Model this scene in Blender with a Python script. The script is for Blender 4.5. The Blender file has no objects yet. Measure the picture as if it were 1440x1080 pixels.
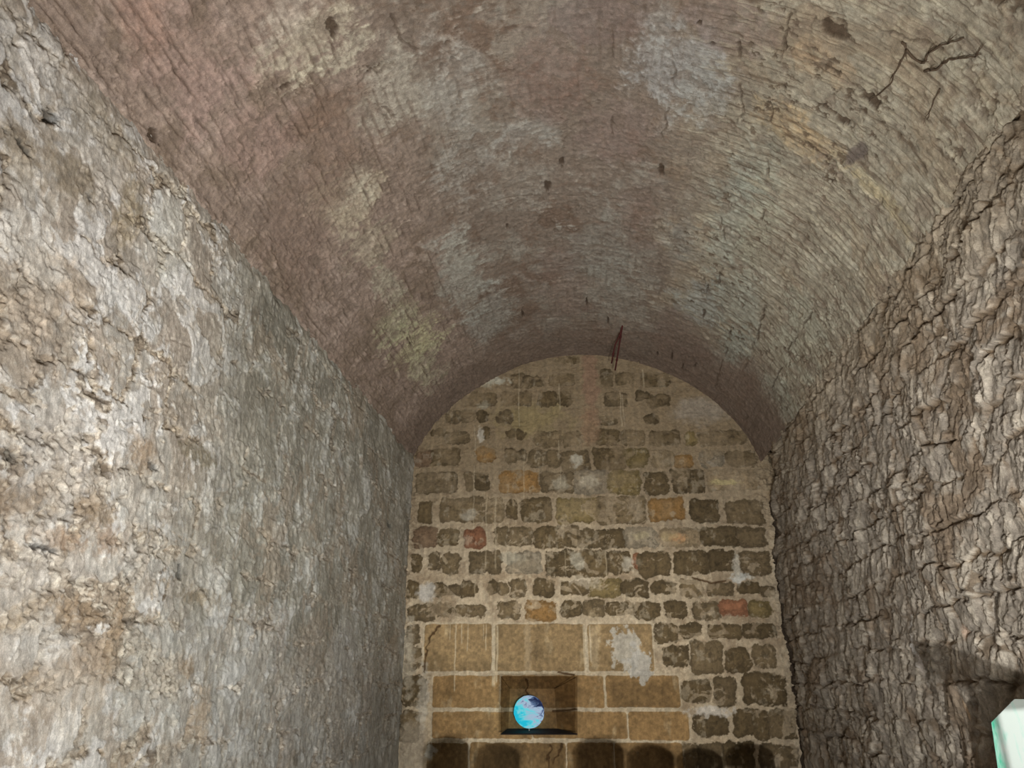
import bpy, math
import numpy as np

C = bpy.context.scene.collection
# ------------------------------------------------------------------ camera
F = 1039.0; TH = math.radians(21.9); YA = math.radians(6.4); EYE = np.array([0, 0, 1.5])
fw = np.array([-math.sin(YA)*math.cos(TH), math.cos(YA)*math.cos(TH), math.sin(TH)])
rt = np.array([math.cos(YA), math.sin(YA), 0.0]); up = np.cross(rt, fw)
D = 8.49; XL = -2.146; XR = 1.897

def ray(x, y): return fw*F + rt*(x-720) - up*(y-540)
def atY(x, y, Y): d = ray(x, y); return EYE + d*Y/d[1]
def atX(x, y, X): d = ray(x, y); return EYE + d*X/d[0]

cam = bpy.data.cameras.new('camera'); cam.sensor_width = 36; cam.lens = 36*F/1440
co = bpy.data.objects.new('camera', cam); C.objects.link(co); co.location = EYE
co.rotation_euler = (math.pi/2+TH, 0, YA); bpy.context.scene.camera = co
sc = bpy.context.scene
sc.view_settings.view_transform = 'Standard'

# ------------------------------------------------------------------ noise
def _h(ix, iy, s):
    n = (ix.astype(np.int64)*374761393 + iy.astype(np.int64)*668265263 + int(s)*1442695041) & 0xffffffff
    n = ((n ^ (n >> 13))*1274126177) & 0xffffffff
    n = ((n ^ (n >> 16))*2246822519) & 0xffffffff
    return ((n ^ (n >> 15)) & 0xffffff)/float(0xffffff)

def vn(x, y, s=0):
    xi = np.floor(x); yi = np.floor(y); fx = x-xi; fy = y-yi
    fx = fx*fx*fx*(fx*(fx*6-15)+10); fy = fy*fy*fy*(fy*(fy*6-15)+10)
    a = _h(xi, yi, s); b = _h(xi+1, yi, s); c = _h(xi, yi+1, s); d = _h(xi+1, yi+1, s)
    return (a*(1-fx)+b*fx)*(1-fy) + (c*(1-fx)+d*fx)*fy

def fbm(x, y, s=0, o=4, g=.5):                    # about -1 .. 1
    t = 0; a = 1; w = 0
    for k in range(o):
        t = t + a*(vn(x, y, s+17*k)*2-1); w += a; a *= g
        x, y = (x*.8-y*.6)*2.03+11.3, (x*.6+y*.8)*2.03-7.1
    return t/w*1.6

def fbma(x, y, s=0, o=4, g=.5):                   # keeps its stretch direction
    t = 0; a = 1; w = 0
    for k in range(o):
        t = t + a*(vn(x, y, s+17*k)*2-1); w += a; a *= g
        x = x*2.07+5.3; y = y*2.07+9.1
    return t/w*1.6

def ridge(x, y, s=0, o=4, g=.55):
    t = 0; a = 1; w = 0
    for k in range(o):
        t = t + a*(1-np.abs(vn(x, y, s+13*k)*2-1)*2); w += a; a *= g
        x, y = (x*.8-y*.6)*2.1+3.3, (x*.6+y*.8)*2.1+1.7
    return t/w

def ss(a, b, x):
    t = np.clip((x-a)/(b-a), 0, 1); return t*t*(3-2*t)

def stones(u, v, hgt, ln, s, jit=.3):
    """coursed rubble: distance to the stone's edge (m), stone id hash, local coordinates"""
    r = np.floor(v/hgt); fv = v/hgt-r
    l = ln*(.75+.6*_h(r, r*0, s)); uu = u/l + _h(r, r*0+5, s)*7
    c = np.floor(uu)
    j0 = (_h(c, r, s+3)-.5)*jit*1.6; j1 = (_h(c+1, r, s+3)-.5)*jit*1.6
    fu = uu-c
    left = fu < j0; right = fu > 1+j1
    c = np.where(left, c-1, np.where(right, c+1, c)); fu = uu-c
    j0 = (_h(c, r, s+3)-.5)*jit*1.6; j1 = (_h(c+1, r, s+3)-.5)*jit*1.6
    du = np.minimum(fu-j0, 1+j1-fu)*l; dv = np.minimum(fv, 1-fv)*hgt
    rr = .25*hgt
    qx = np.maximum(rr-du, 0); qy = np.maximum(rr-dv, 0)
    d = np.minimum(np.minimum(du, dv), rr-np.sqrt(qx*qx+qy*qy))
    return d, _h(c, r, s+9), fu-.5, fv-.5, _h(c, r, s+21)

def mix(a, b, m):
    m = np.clip(m, 0, 1)[..., None]; return a*(1-m)+np.asarray(b, float)*m

def lin(c):
    c = np.clip(np.asarray(c, float)/255., 0, 1)
    return np.where(c < .04045, c/12.92, ((c+.055)/1.055)**2.4)

# ------------------------------------------------------------------ meshes
def link(name, me, m=None, parent=None):
    o = bpy.data.objects.new(name, me); C.objects.link(o)
    if m: me.materials.append(m)
    if parent: o.parent = parent
    return o

def grid_mesh(name, P, col, m, flip=False):
    nu, nv = P.shape[:2]
    idx = np.arange(nu*nv).reshape(nu, nv)
    q = np.stack([idx[:-1, :-1], idx[1:, :-1], idx[1:, 1:], idx[:-1, 1:]], -1).reshape(-1, 4)
    if flip: q = q[:, ::-1]
    me = bpy.data.meshes.new(name); n = len(q)
    me.vertices.add(nu*nv); me.vertices.foreach_set('co', P.reshape(-1).astype(np.float32))
    me.loops.add(n*4); me.loops.foreach_set('vertex_index', np.ascontiguousarray(q).reshape(-1).astype(np.int32))
    me.polygons.add(n); me.polygons.foreach_set('loop_start', np.arange(0, n*4, 4, dtype=np.int32))
    try: me.polygons.foreach_set('loop_total', np.full(n, 4, np.int32))
    except Exception: pass
    me.update(calc_edges=True)
    me.polygons.foreach_set('use_smooth', np.ones(n, bool))
    a = me.color_attributes.new('stain', 'FLOAT_COLOR', 'POINT')
    c4 = np.ones((nu*nv, 4), np.float32); c4[:, :3] = lin(col.reshape(-1, 3))
    a.data.foreach_set('color', c4.reshape(-1))
    o = link(name, me, m); o['kind'] = 'structure'
    return o

def structure_material(name, bump_scale=60., bump=.3, dist=.01, rough=.9, speck=.25, stretch=(1, 1, 1)):
    m = bpy.data.materials.new(name); m.use_nodes = True; nt = m.node_tree; N = nt.nodes; L = nt.links
    b = N['Principled BSDF']; b.inputs['Roughness'].default_value = rough
    b.inputs['Specular IOR Level'].default_value = .25
    at = N.new('ShaderNodeAttribute'); at.attribute_name = 'stain'
    tc = N.new('ShaderNodeTexCoord'); mp = N.new('ShaderNodeMapping'); mp.inputs['Scale'].default_value = stretch
    L.new(tc.outputs['Object'], mp.inputs['Vector'])
    n1 = N.new('ShaderNodeTexNoise'); n1.inputs['Scale'].default_value = bump_scale; n1.inputs['Detail'].default_value = 6
    n1.inputs['Roughness'].default_value = .65
    L.new(mp.outputs[0], n1.inputs['Vector'])
    n2 = N.new('ShaderNodeTexNoise'); n2.inputs['Scale'].default_value = bump_scale*.35; n2.inputs['Detail'].default_value = 5
    L.new(mp.outputs[0], n2.inputs['Vector'])
    mr = N.new('ShaderNodeMapRange'); mr.inputs['From Min'].default_value = .36; mr.inputs['From Max'].default_value = .64
    mr.inputs['To Min'].default_value = 1-speck; mr.inputs['To Max'].default_value = 1+speck
    L.new(n2.outputs['Fac'], mr.inputs['Value'])
    mul = N.new('ShaderNodeVectorMath'); mul.operation = 'SCALE'
    n3 = N.new('ShaderNodeTexNoise'); n3.inputs['Scale'].default_value = bump_scale*2.4; n3.inputs['Detail'].default_value = 4; n3.inputs['Distortion'].default_value = .6
    L.new(tc.outputs['Object'], n3.inputs['Vector'])
    mr3 = N.new('ShaderNodeMapRange'); mr3.inputs['From Min'].default_value = .38; mr3.inputs['From Max'].default_value = .64
    mr3.inputs['To Min'].default_value = .86; mr3.inputs['To Max'].default_value = 1.14; L.new(n3.outputs['Fac'], mr3.inputs['Value'])
    mm = N.new('ShaderNodeMath'); mm.operation = 'MULTIPLY'; L.new(mr.outputs[0], mm.inputs[0]); L.new(mr3.outputs[0], mm.inputs[1])
    L.new(at.outputs['Color'], mul.inputs[0]); L.new(mm.outputs[0], mul.inputs['Scale'])
    L.new(mul.outputs[0], b.inputs['Base Color'])
    bp = N.new('ShaderNodeBump'); bp.inputs['Strength'].default_value = bump; bp.inputs['Distance'].default_value = dist
    L.new(n1.outputs['Fac'], bp.inputs['Height']); L.new(bp.outputs[0], b.inputs['Normal'])
    return m

def axis_samples(a, b, f):
    out = [a]; 
    while out[-1] < b: out.append(out[-1]+f(out[-1]))
    out[-1] = b
    return np.array(out)

def blob(U, V, cu, cv, ru, rv, s=0, rough=.5, ang=0., soft=.5, fr=1., ex=0.):
    ca, sa = math.cos(ang), math.sin(ang)
    a = (U-cu); b = (V-cv); x = (a*ca+b*sa)/ru; y = (-a*sa+b*ca)/rv
    d = np.sqrt(x*x+y*y) + rough*fbm(U*fr*2.2/ max(min(ru, rv), .05)*.5, V*fr*2.2/max(min(ru, rv), .05)*.5, s+40, 5, .6) + ex
    return 1-ss(1-soft, 1+soft*.5, d)

def marble(x, y, s, o=5, w=.9):
    a = fbm(x*.7+3, y*.7, s+1, 3); b = fbm(x*.7, y*.7+8, s+2, 3)
    return fbm(x+w*a, y+w*b, s+3, o, .62)

def seg_dist(U, V, pts):
    d = np.full(U.shape, 9.)
    for (a, b), (c, e) in zip(pts[:-1], pts[1:]):
        vx, vy = c-a, e-b; L2 = vx*vx+vy*vy+1e-9
        t = np.clip(((U-a)*vx+(V-b)*vy)/L2, 0, 1)
        d = np.minimum(d, np.hypot(U-a-t*vx, V-b-t*vy))
    return d

# =================================================================== LEFT WALL
ys = axis_samples(-2.5, D+.06, lambda y: .05 if y < 1.5 else max(.0055, y*y/2100))
zs = axis_samples(0, 4.19, lambda z: .03 if z < .85 else .0055)
U, V = np.meshgrid(ys, zs, indexing='ij')
wu = U+.06*fbm(U*2.5, V*2.5, 1, 4); wv = V+.05*fbm(U*2.2, V*2.2, 2, 4)+.012*fbm(U*14, V*14, 3, 3)
d, idr, lu, lv, id2 = stones(wu+.012*fbm(U*16, V*16, 8, 3), wv, .30, .42, 5)
warp = .030*fbm(U*7, V*7, 12, 4, .65)
face = ss(.006, .020, d+warp+.010*fbm(U*40, V*40, 13, 2))
crumb = ridge(U*20, V*26, 20, 4); crumb2 = ss(.1, .55, fbm(U*30, V*38, 21, 4, .7))
tooth = fbma(U*34+V*14, V*6, 30, 4, .6)                        # faint tooling, only on the faces
big = fbm(U*.9, V*.9, 44, 4)
mid = marble(U*3.2, V*2.6, 46); mid2 = marble(U*6, V*6.5, 47, 5)
fine = fbm(U*34, V*34, 48, 4, .65)
col = np.zeros(U.shape+(3,))
far = ss(3.3, 4.4, U+.25*fbm(U*1.5, V*1.5, 50))
mort = mix(np.broadcast_to([158., 142, 122], col.shape), [104, 89, 72], ss(-.15, .35, .6*mid2+.6*fbm(U*24, V*30, 22, 3, .7)))
mort = mix(mort, [222, 213, 196], ss(.2, .4, fbm(U*26, V*34, 21, 4, .7))*.7)
stone = mix(np.broadcast_to([192., 186, 177], col.shape), [180, 168, 155], ss(-.25, .25, mid+.5*(idr-.5)))
stone = mix(stone, [222, 221, 220], ss(.02, .2, mid2+.5*(id2-.5)+.15*tooth)*.8)
stone = mix(stone, [166, 155, 142], ss(.25, .38, marble(U*5, V*4, 61)+.15*fine)*.7)
stone = mix(stone, [216, 214, 208], ss(.35, .6, fine+.5*tooth)*.35)
rub = ss(-.15, .2, fbm(U*2.1, V*2.6, 63, 4)+.30-.35*far+.35*ss(2.7, 1.4, V))       # where the pointing has crumbled out
edgeband = (1-face)*rub
col = mix(stone, mort, edgeband*.95)
# the deeper part of the wall: thin greenish grey render
r2 = mix(np.broadcast_to([160., 157, 145], col.shape), [188, 188, 182], ss(.0, .45, mid2+.25*tooth+.25*fine))
r2 = mix(r2, [136, 131, 117], ss(.05, .35, -mid+.3*fine-.1*tooth)*.9)
r2 = mix(r2, [150, 134, 114], ss(.3, .5, marble(U*4.2, V*3, 66))*.6)
r2 = mix(r2, [170, 170, 172], ss(-.1, .5, 1.6-V+.4*mid+.5)*.4)
r2 = mix(r2, [206, 202, 190], ss(.45, .7, fbma(U*20, V*9, 67, 5, .65))*.6)
r2 = mix(r2, [104, 94, 78], ss(.50, .75, fbma(U*16+2, V*7, 68, 5, .65))*.6)
col = mix(col, r2, far*(.85-.45*edgeband))
cc_ = ss(.16, .30, marble(U*1.9, V*3.6, 90, 5)+.12*fine)*(1-.7*far)*ss(3.3, 2.5, V-.2*mid); col = mix(col, mort, cc_*.85)
edgeband = np.maximum(edgeband, cc_*.8)
brown = [(40, 500, .22, .14, (160, 145, 128)), (100, 250, .18, .14, (140, 126, 106)), (40, 215, .14, .12, (146, 130, 108)),
         (150, 180, .25, .12, (158, 146, 128)), (60, 400, .20, .20, (178, 162, 144)), (185, 290, .1, .2, (150, 134, 108)),
         (20, 700, .16, .12, (142, 122, 100)), (195, 640, .12, .09, (150, 128, 104)), (150, 760, .10, .06, (140, 118, 98)),
         (110, 950, .3, .16, (158, 140, 120)), (40, 870, .2, .08, (160, 142, 118)), (100, 860, .22, .06, (146, 124, 98)), (280, 1010, .12, .14, (170, 150, 126)),
         (130, 720, .16, .05, (132, 112, 88)), (75, 755, .2, .04, (150, 122, 96)), (262, 940, .07, .07, (136, 116, 92)), (160, 890, .06, .2, (146, 124, 98)),
         (285, 840, .22, .05, (132, 116, 92)), (280, 640, .2, .06, (122, 110, 88))]
white = [(240, 330, .22, .26, (216, 216, 208)), (70, 90, .3, .16, (200, 194, 186)), (30, 330, .22, .26, (212, 208, 200)),
         (80, 650, .3, .22, (208, 206, 204)), (60, 800, .3, .2, (202, 198, 192)), (40, 910, .25, .14, (208, 206, 202)),
         (205, 780, .16, .16, (200, 200, 197)), (160, 240, .2, .1, (196, 190, 182)), (300, 820, .16, .14, (190, 188, 182)),
         (200, 700, .22, .14, (205, 203, 196)), (100, 1010, .2, .2, (196, 190, 180)), (215, 950, .3, .3, (188, 188, 182))]
for k, (x, y, a, b, c) in enumerate(brown):
    p = atX(x, y, XL); m = blob(U, V, p[1], p[2], a, b, 100+k, .5, fr=1.5)
    col = mix(col, c, m*.75*(1-.4*crumb2))
for k, (x, y, a, b, c) in enumerate(white):
    p = atX(x, y, XL); m = blob(U, V, p[1], p[2], a, b, 150+k, .6, fr=1.5)
    col = mix(col, c, m*.5*(1+.4*mid2))
col = col*(1+.10*fine+.05*tooth+.04*mid)[..., None]
dep = .003*mid+.0026*fine+.0008*tooth+.012*big+.010*face*(1-.6*far)*(.5+.5*rub)+edgeband*.024*(crumb-.35)+.003*edgeband*fine*2+.006*ss(.2,.24,mid2)+.005*ss(.12,.16,mid)+far*.005*fbma(U*12, V*7, 69, 5, .65)
pit = np.zeros(U.shape)
for k, (x, y, a, b) in enumerate([(222, 165, .05, .04), (240, 205, .03, .09), (78, 165, .07, .05), (550, 740, .12, .05), (130, 275, .04, .03), (15, 640, .05, .04), (215, 655, .08, .025), (255, 800, .03, .07), (60, 770, .1, .02), (225, 645, .04, .03), (330, 335, .2, .012), (35, 205, .12, .02)]):
    p = atX(x, y, XL); pit = np.maximum(pit, blob(U, V, p[1], p[2], a*.75, b*.65, 200+k, .9, soft=.25))
dep -= .016*pit; col = col*(1-.38*pit)[..., None]
_mu = np.array([166., 160, 149]); col = _mu+(col-_mu)*np.array([.9, .88, .86])
# ragged joint under the springing
edge = ss(.10, 0, 4.05-V+.03*fbm(U*5, V*5, 77, 4)); dep -= .02*edge
P = np.stack([XL+dep-.01, U, V+.02*fbm(U*4, V*0, 79, 4)*ss(3.8, 4.1, V)], -1)
m_left = structure_material('limewashed_rubble', 70, .45, .01, .92, .16, (1, 1.6, .7))
grid_mesh('wall_left', P, col, m_left, flip=True)

# =================================================================== RIGHT WALL
ys = axis_samples(-2.5, D+.02, lambda y: .05 if y < 1.9 else max(.0055, y*y/1900))
zs = axis_samples(0, 4.02, lambda z: .03 if z < .85 else .0055)
U, V = np.meshgrid(ys, zs, indexing='ij')
wu = U+.07*fbm(U*2.1, V*2.1, 301, 4)+.03*fbm(U*9, V*9, 311, 4, .6); wv = V+.05*fbm(U*1.8, V*1.8, 302, 4)+.024*fbm(U*9, V*9, 303, 4, .6)
d, idr, lu, lv, id2 = stones(wu, wv, .21, .25, 305, .5)
d2, idb, lu2, lv2, id3 = stones(wu+3, wv+.07*fbm(U*4, V*4, 307, 3)+.05, .33, .13, 306, .7)
open_ = ss(-.25, .35, fbm(U*2.6, V*3.4, 308, 4))               # where the joint is raked deep
open2 = ss(.0, .4, fbm(U*3.6+7, V*3, 309, 4))
face = ss(0, .016, d); face2 = ss(0, .012, d2)
chop = fbma(U*26+V*11, V*6.5, 310, 5, .62); chop2 = fbma(U*52+V*16, V*13, 318, 4, .65)
slab = marble(U*4.2+V*1.2, V*3.0, 312, 5, 1.1)
steps = np.abs(((slab*2.2) % 1)-.5)*2                          # broken ledges where the face has sheared away
ledge = np.floor(slab*2.2)+ss(0, .16, (slab*2.2) % 1)
big = fbm(U*1.1, V*1.3, 314, 4)
fine = fbm(U*32, V*26, 316, 4, .65)
cl = .030*big + .024*(face-1)*(.25+.9*open_) + .014*(face2-1)*open2 + .012*ledge + .0065*chop + .0042*chop2 + .0045*fine + .014*(idr-.5)
cl += face*.04*((idr-.5)*lu*1.3+(id2-.5)*lv*1.6)
crack = ss(.62, .9, ridge(U*2.0+.4*V+4, V*3.4-U*.3, 320, 4, .5)); cl -= .022*crack
crag = slab
top = ss(3.86, 4.02, V+.05*fbm(U*6, V*6, 321, 3)); cl -= .05*top
cl -= .10*ss(8.2, D, U)*ss(3.2, 3.6, V)                       # the black gap beside the end wall
col = np.broadcast_to([150., 141, 129], U.shape+(3,))
col = mix(col, [178, 169, 155], ss(0, .7, chop+.4*chop2+.5*(idr-.4)))
col = mix(col, [132, 117, 100], ss(.0, .7, marble(U*3, V*3, 330)+.3*(1-face)))
col = mix(col, [154, 138, 114], ss(3.1, 3.9, V+.2*big)*.45)
col = mix(col, [96, 80, 62], (1-ss(0, .010, d+.006*fine))*(.2+.8*open_)*.8)
col = mix(col, [100, 84, 66], (1-ss(0, .007, d2+.005*fine))*open2*.6)
col = mix(col, [104, 88, 70], crack*.6)
for k, (x, y, a, b, c) in enumerate([(1275, 895, .03, .14, (214, 212, 210)), (1283, 930, .03, .06, (190, 180, 172)), (1235, 880, .02, .06, (196, 180, 160)), (1350, 890, .03, .05, (190, 165, 145)), (1352, 1000, .02, .05, (206, 178, 148))]):
    p = atX(x, y, XR); col = mix(col, c, blob(U, V, p[1], p[2], a, b, 340+k, .5)*.8)
col = col*(1+.08*fine+.08*chop)[..., None]
gap = ss(8.02, 8.3, U+.05*fine)*ss(3.50, 3.58, V+.03*fine)*(1-ss(3.86, 3.93, V)); cl -= .07*gap; col = mix(col, [34, 29, 26], gap*.95)  # the gap's dark shade is painted into the colour besides the dent
col = mix(col, [60, 50, 42], ss(8.30, 8.44, U+.05*fbm(U*3, V*5, 345, 4))*.8)  # corner to the end wall darkened in the colour
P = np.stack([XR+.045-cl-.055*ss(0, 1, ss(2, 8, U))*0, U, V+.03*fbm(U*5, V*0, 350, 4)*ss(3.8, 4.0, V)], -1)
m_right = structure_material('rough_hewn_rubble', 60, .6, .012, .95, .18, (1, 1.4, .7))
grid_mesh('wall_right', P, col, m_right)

# =================================================================== VAULT
prof = np.array([(-2.19, 2.5), (-2.146, 2.60), (-2.03, 2.82), (-1.84, 3.05), (-1.60, 3.27), (-1.31, 3.46), (-1.0, 3.62), (-.68, 3.73), (-.3, 3.785), (.12, 3.77), (.52, 3.68), (.89, 3.54), (1.2, 3.35), (1.45, 3.14), (1.62, 2.95), (1.76, 2.75), (1.87, 2.52), (1.94, 2.34)])
def catmull(p, n=24):
    q = np.vstack([2*p[0]-p[1], p, 2*p[-1]-p[-2]]); out = []
    for i in range(1, len(q)-2):
        for t in np.arange(n)/n:
            out.append(.5*((2*q[i])+(-q[i-1]+q[i+1])*t+(2*q[i-1]-5*q[i]+4*q[i+1]-q[i+2])*t*t+(-q[i-1]+3*q[i]-3*q[i+1]+q[i+2])*t**3))
    out.append(q[-2]); return np.array(out)
pr = catmull(prof); ker = np.ones(25)/25
pads = np.pad(pr, ((12, 12), (0, 0)), 'edge')
sm = np.stack([np.convolve(pads[:, k], ker, 'valid') for k in (0, 1)], 1); sm[:10] = pr[:10]; sm[-10:] = pr[-10:]; pr = sm
sl = np.concatenate([[0], np.cumsum(np.hypot(*np.diff(pr, axis=0).T))]); SLEN = sl[-1]
def prof_at(s):
    return np.interp(s, sl, pr[:, 0]), np.interp(s, sl, pr[:, 1])+1.5
def onV(x, y):
    """pixel -> (s, Y) on the vault"""
    dr = ray(x, y); dx, dz = dr[0]/dr[1], dr[2]/dr[1]
    # section seen along the ray: find the s where the ray leaves the profile
    px, pz = pr[:, 0], pr[:, 1]
    # the ray lies at x = dx*Y, z = dz*Y, so z/x is fixed: pick the profile point with the same angle
    a = np.arctan2(px, pz); t = math.atan2(dx, dz)
    s = np.interp(t, a, sl); X, Z = prof_at(s)
    Y = (Z-1.5)/dz if abs(dz) > abs(dx)*.3 else X/dx
    return float(s), float(Y)

ss_ = np.linspace(0, SLEN, int(SLEN/.0062))
ys = axis_samples(-2.5, D+.05, lambda y: .05 if y < 1.6 else max(.0055, y*y/3000))
S, Yv = np.meshgrid(ss_, ys, indexing='ij')
bx, bz = prof_at(S)
tx = np.gradient(bx, axis=0); tz = np.gradient(bz, axis=0); tl = np.hypot(tx, tz); nx, nz = tz/tl, -tx/tl   # into the room
sn = S/SLEN
ws = S+.010*fbm(S*5, Yv*3, 402, 3)+.006*fbm(S*22, Yv*12, 401, 3); wy = Yv+.03*fbm(S*5, Yv*5, 403, 3)
d, idr, lu, lv, id2 = stones(wy, ws, .068, .26, 405, .4)
dvv = (.5-np.abs(lv))*.068
brick = ss(0, .012, dvv+.006*fbm(S*30, Yv*9, 406, 3)); jn = ss(-.1, .5, fbm(S*9, Yv*3.2, 407, 4, .6)); brick = 1-(1-brick)*jn
arc = fbma(S*6+.5*fbm(S*3, Yv*3, 408, 3), Yv*34, 410, 5, .65)*ss(-.5, .4, fbm(S*2.4, Yv*2.4, 409, 4))*.9                            # brushed round the arch
lon = fbma(S*30, Yv*6, 411, 5, .65)                             # along the vault
mid = marble(S*3.0, Yv*2.4, 412); mid2 = marble(S*7, Yv*6, 413); fine = fbm(S*36, Yv*36, 414, 4, .7); big = fbm(S*.8, Yv*.7, 416, 4)
left_m = 1-ss(.18, .36, sn+.03*mid)                            # bare brick haunch on the left
right_m = ss(.60, .74, sn+.04*mid)*(1-ss(6.6, 7.6, Yv+.4*mid+ .5*(sn-.8)))     # board-marked lime on the right
col = np.broadcast_to([134., 121, 109], S.shape+(3,))
col = mix(col, [118, 101, 88], ss(-.1, .4, mid+.3*fine))
col = mix(col, [158, 150, 140], ss(.1, .6, arc*.45+mid2*.6+.3*fine)*.65)
pale = ss(.05, .45, fbm(S*1.6+3, Yv*1.2, 420, 4, .6)+.4*arc+.4*mid2)*(1-left_m)
col = mix(col, [164, 161, 150], pale*.45*(1-ss(7.2, 8.2, Yv)))
pk = mix(np.broadcast_to([158., 139, 126], col.shape), [134, 118, 104], ss(-.2, .5, mid+.3*fine+.2*lon))
pk = mix(pk, [182, 162, 150], ss(.2, .6, mid2+.4*lon)*.6)
col = mix(col, pk, left_m*.85)
rg = mix(np.broadcast_to([166., 158, 140], col.shape), [184, 178, 160], ss(-.1, .5, .5*arc+.5*mid2))
rg = mix(rg, [144, 132, 115], ss(.3, .7, -.4*arc+.5*fine-.5*mid2)*.7)
rg = mix(rg, [154, 138, 116], ss(.1, .5, marble(S*2.2, Yv*2.2, 428))*.6)
col = mix(col, rg, right_m*.9)
# stains and limewash remnants, each where it sits on the vault: x, y seen, half sizes along arc / along vault
PAT = [(590, 480, .34, .42, (190, 186, 150), .75, .3), (560, 450, .26, .3, (172, 172, 140), .5, .4), (600, 520, .2, .5, (176, 174, 146), .5, .4), (545, 400, .12, .35, (182, 180, 158), .5, .5),
       (490, 280, .3, .28, (186, 174, 152), .65, .45), (520, 340, .22, .25, (184, 174, 152), .5, .5), (500, 255, .15, .18, (188, 182, 164), .5, .5),
       (650, 400, .26, .7, (168, 168, 158), .55, .45), (690, 440, .3, .6, (160, 160, 152), .5, .5), (560, 130, .3, .35, (176, 170, 156), .6, .5), (640, 120, .22, .4, (166, 162, 154), .5, .5),
       (660, 230, .3, .4, (162, 158, 150), .5, .5), (740, 260, .3, .4, (160, 156, 146), .4, .5), (740, 190, .25, .25, (164, 162, 156), .45, .5),
       (430, 55, .35, .16, (186, 176, 156), .7, .4), (480, 75, .25, .14, (192, 184, 164), .65, .4), (400, 20, .2, .14, (184, 172, 158), .6, .4),
       (960, 80, .3, .3, (166, 166, 164), .65, .5), (990, 140, .2, .3, (166, 166, 160), .55, .5), (930, 40, .12, .25, (172, 170, 164), .5, .5),
       (985, 430, .25, .5, (152, 156, 152), .6, .5), (960, 350, .2, .4, (148, 148, 142), .45, .5), (1040, 420, .25, .6, (164, 166, 154), .6, .4), (840, 340, .3, .6, (152, 152, 144), .4, .5),
       (1030, 300, .16, .8, (160, 162, 150), .6, .4), (1060, 330, .15, .6, (164, 162, 144), .5, .4), (1100, 560, .3, .3, (168, 170, 156), .6, .3), (1130, 480, .3, .6, (166, 166, 150), .5, .4), (1040, 490, .2, .4, (150, 154, 144), .6, .4),
       (1110, 170, .22, .16, (178, 156, 122), .6, .5), (1140, 200, .22, .14, (174, 154, 124), .55, .5), (1225, 255, .25, .05, (184, 171, 138), .5, .5), (1250, 290, .3, .05, (178, 164, 132), .5, .5),
       (1150, 85, .3, .12, (166, 142, 114), .5, .5), (1075, 250, .15, .3, (158, 160, 146), .5, .4),
       (450, 160, .3, .12, (130, 109, 94), .7, .4), (470, 230, .25, .4, (132, 111, 97), .5, .5), (420, 330, .3, .5, (134, 114, 102), .45, .5), (780, 110, .35, .4, (128, 106, 96), .5, .5), (870, 190, .3, .4, (138, 120, 112), .5, .5),
       (790, 400, .3, .8, (130, 112, 102), .45, .5), (900, 300, .22, .5, (134, 116, 106), .5, .5), (960, 480, .3, .6, (124, 106, 96), .55, .5), (840, 30, .4, .2, (130, 114, 108), .5, .5), (1030, 30, .3, .2, (128, 110, 102), .5, .5),
       (300, 120, .3, .2, (170, 145, 135), .6, .5), (360, 200, .3, .25, (166, 141, 131), .55, .5), (250, 70, .25, .3, (166, 140, 129), .5, .5), (200, 30, .15, .2, (166, 134, 118), .4, .5)]
for k, (x, y, a, b, c, st, rg_) in enumerate(PAT):
    s0, y0 = onV(x, y)
    m = blob(S, Yv, s0, y0, a, b, 500+k, rg_, soft=.45, fr=.9, ex=-(.45*arc+.35*mid2+.2*fine) if sum(c) > 440 else -.3*mid2)
    sgn = arc if sum(c) > 440 else 0*arc
    col = mix(col, c, m*st*np.clip(1+.4*sgn+.3*fine, 0, 1.3))
# courses show as darker joints, strongest on the left haunch
jt = (1-brick)*(.45+.4*left_m)*(1-.85*right_m)
col = mix(col, [94, 78, 66], jt*.5)
col = mix(col, [84, 68, 54], ss(.55, .8, ridge(S*2.3, Yv*26+.8*S, 432, 3, .5))*right_m*.5)
# end band near the back wall is plain brown render
eb = ss(7.3, 8.1, Yv+.3*mid+.7*ss(.7, 1, sn)); col = mix(col, [128, 112, 100], eb*.75)
col = col*(1+.09*fine+.04*arc*(1-left_m)+.06*lon*left_m+.05*mid)[..., None]
dep = .012*big+.005*mid+.003*fine+.0016*arc*(1-left_m)
dep += brick*(.004+.004*left_m)*(1-.7*right_m)+left_m*.005*lon+left_m*.008*ss(.1, .5, fbma(S*16, Yv*5, 440, 4, .6))+.004*mid2
dep += right_m*(.005*ss(-.05, .12, fbma(S*1.6, Yv*20, 441, 3))-.010*ss(.6, .85, ridge(S*2.3, Yv*22+.8*S, 432, 3, .5))-.006*(1-ss(0, .1, np.abs(((S*2.1+.12*fbm(S, Yv*6, 442, 3)) % 1)-.5))))
ck = (1-ss(.0, .028, np.abs(marble(S*2.6, Yv*2.6, 460, 5, 1.3))))*ss(.05, .35, fbm(S*2.8, Yv*2.8, 461, 4)); col = mix(col, [84, 70, 58], ck*.5); dep -= .006*ck
sp = ss(.50, .58, fbm(S*15, Yv*17, 463, 4, .65))*(.3+.7*right_m)*ss(-.1, .3, fbm(S*2, Yv*2, 464, 3)); col = mix(col, [92, 78, 64], sp*.75); dep -= .010*sp
lc = (1-ss(.0, .05, np.abs(fbma(S*7+.6*fbm(S*4, Yv*4, 465, 3), Yv*1.6, 466, 4))))*ss(.1, .35, fbm(S*3.2, Yv*4.2, 467, 4))*(.25+.75*right_m); col = mix(col, [98, 84, 68], lc*.5); dep -= .006*lc
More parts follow.
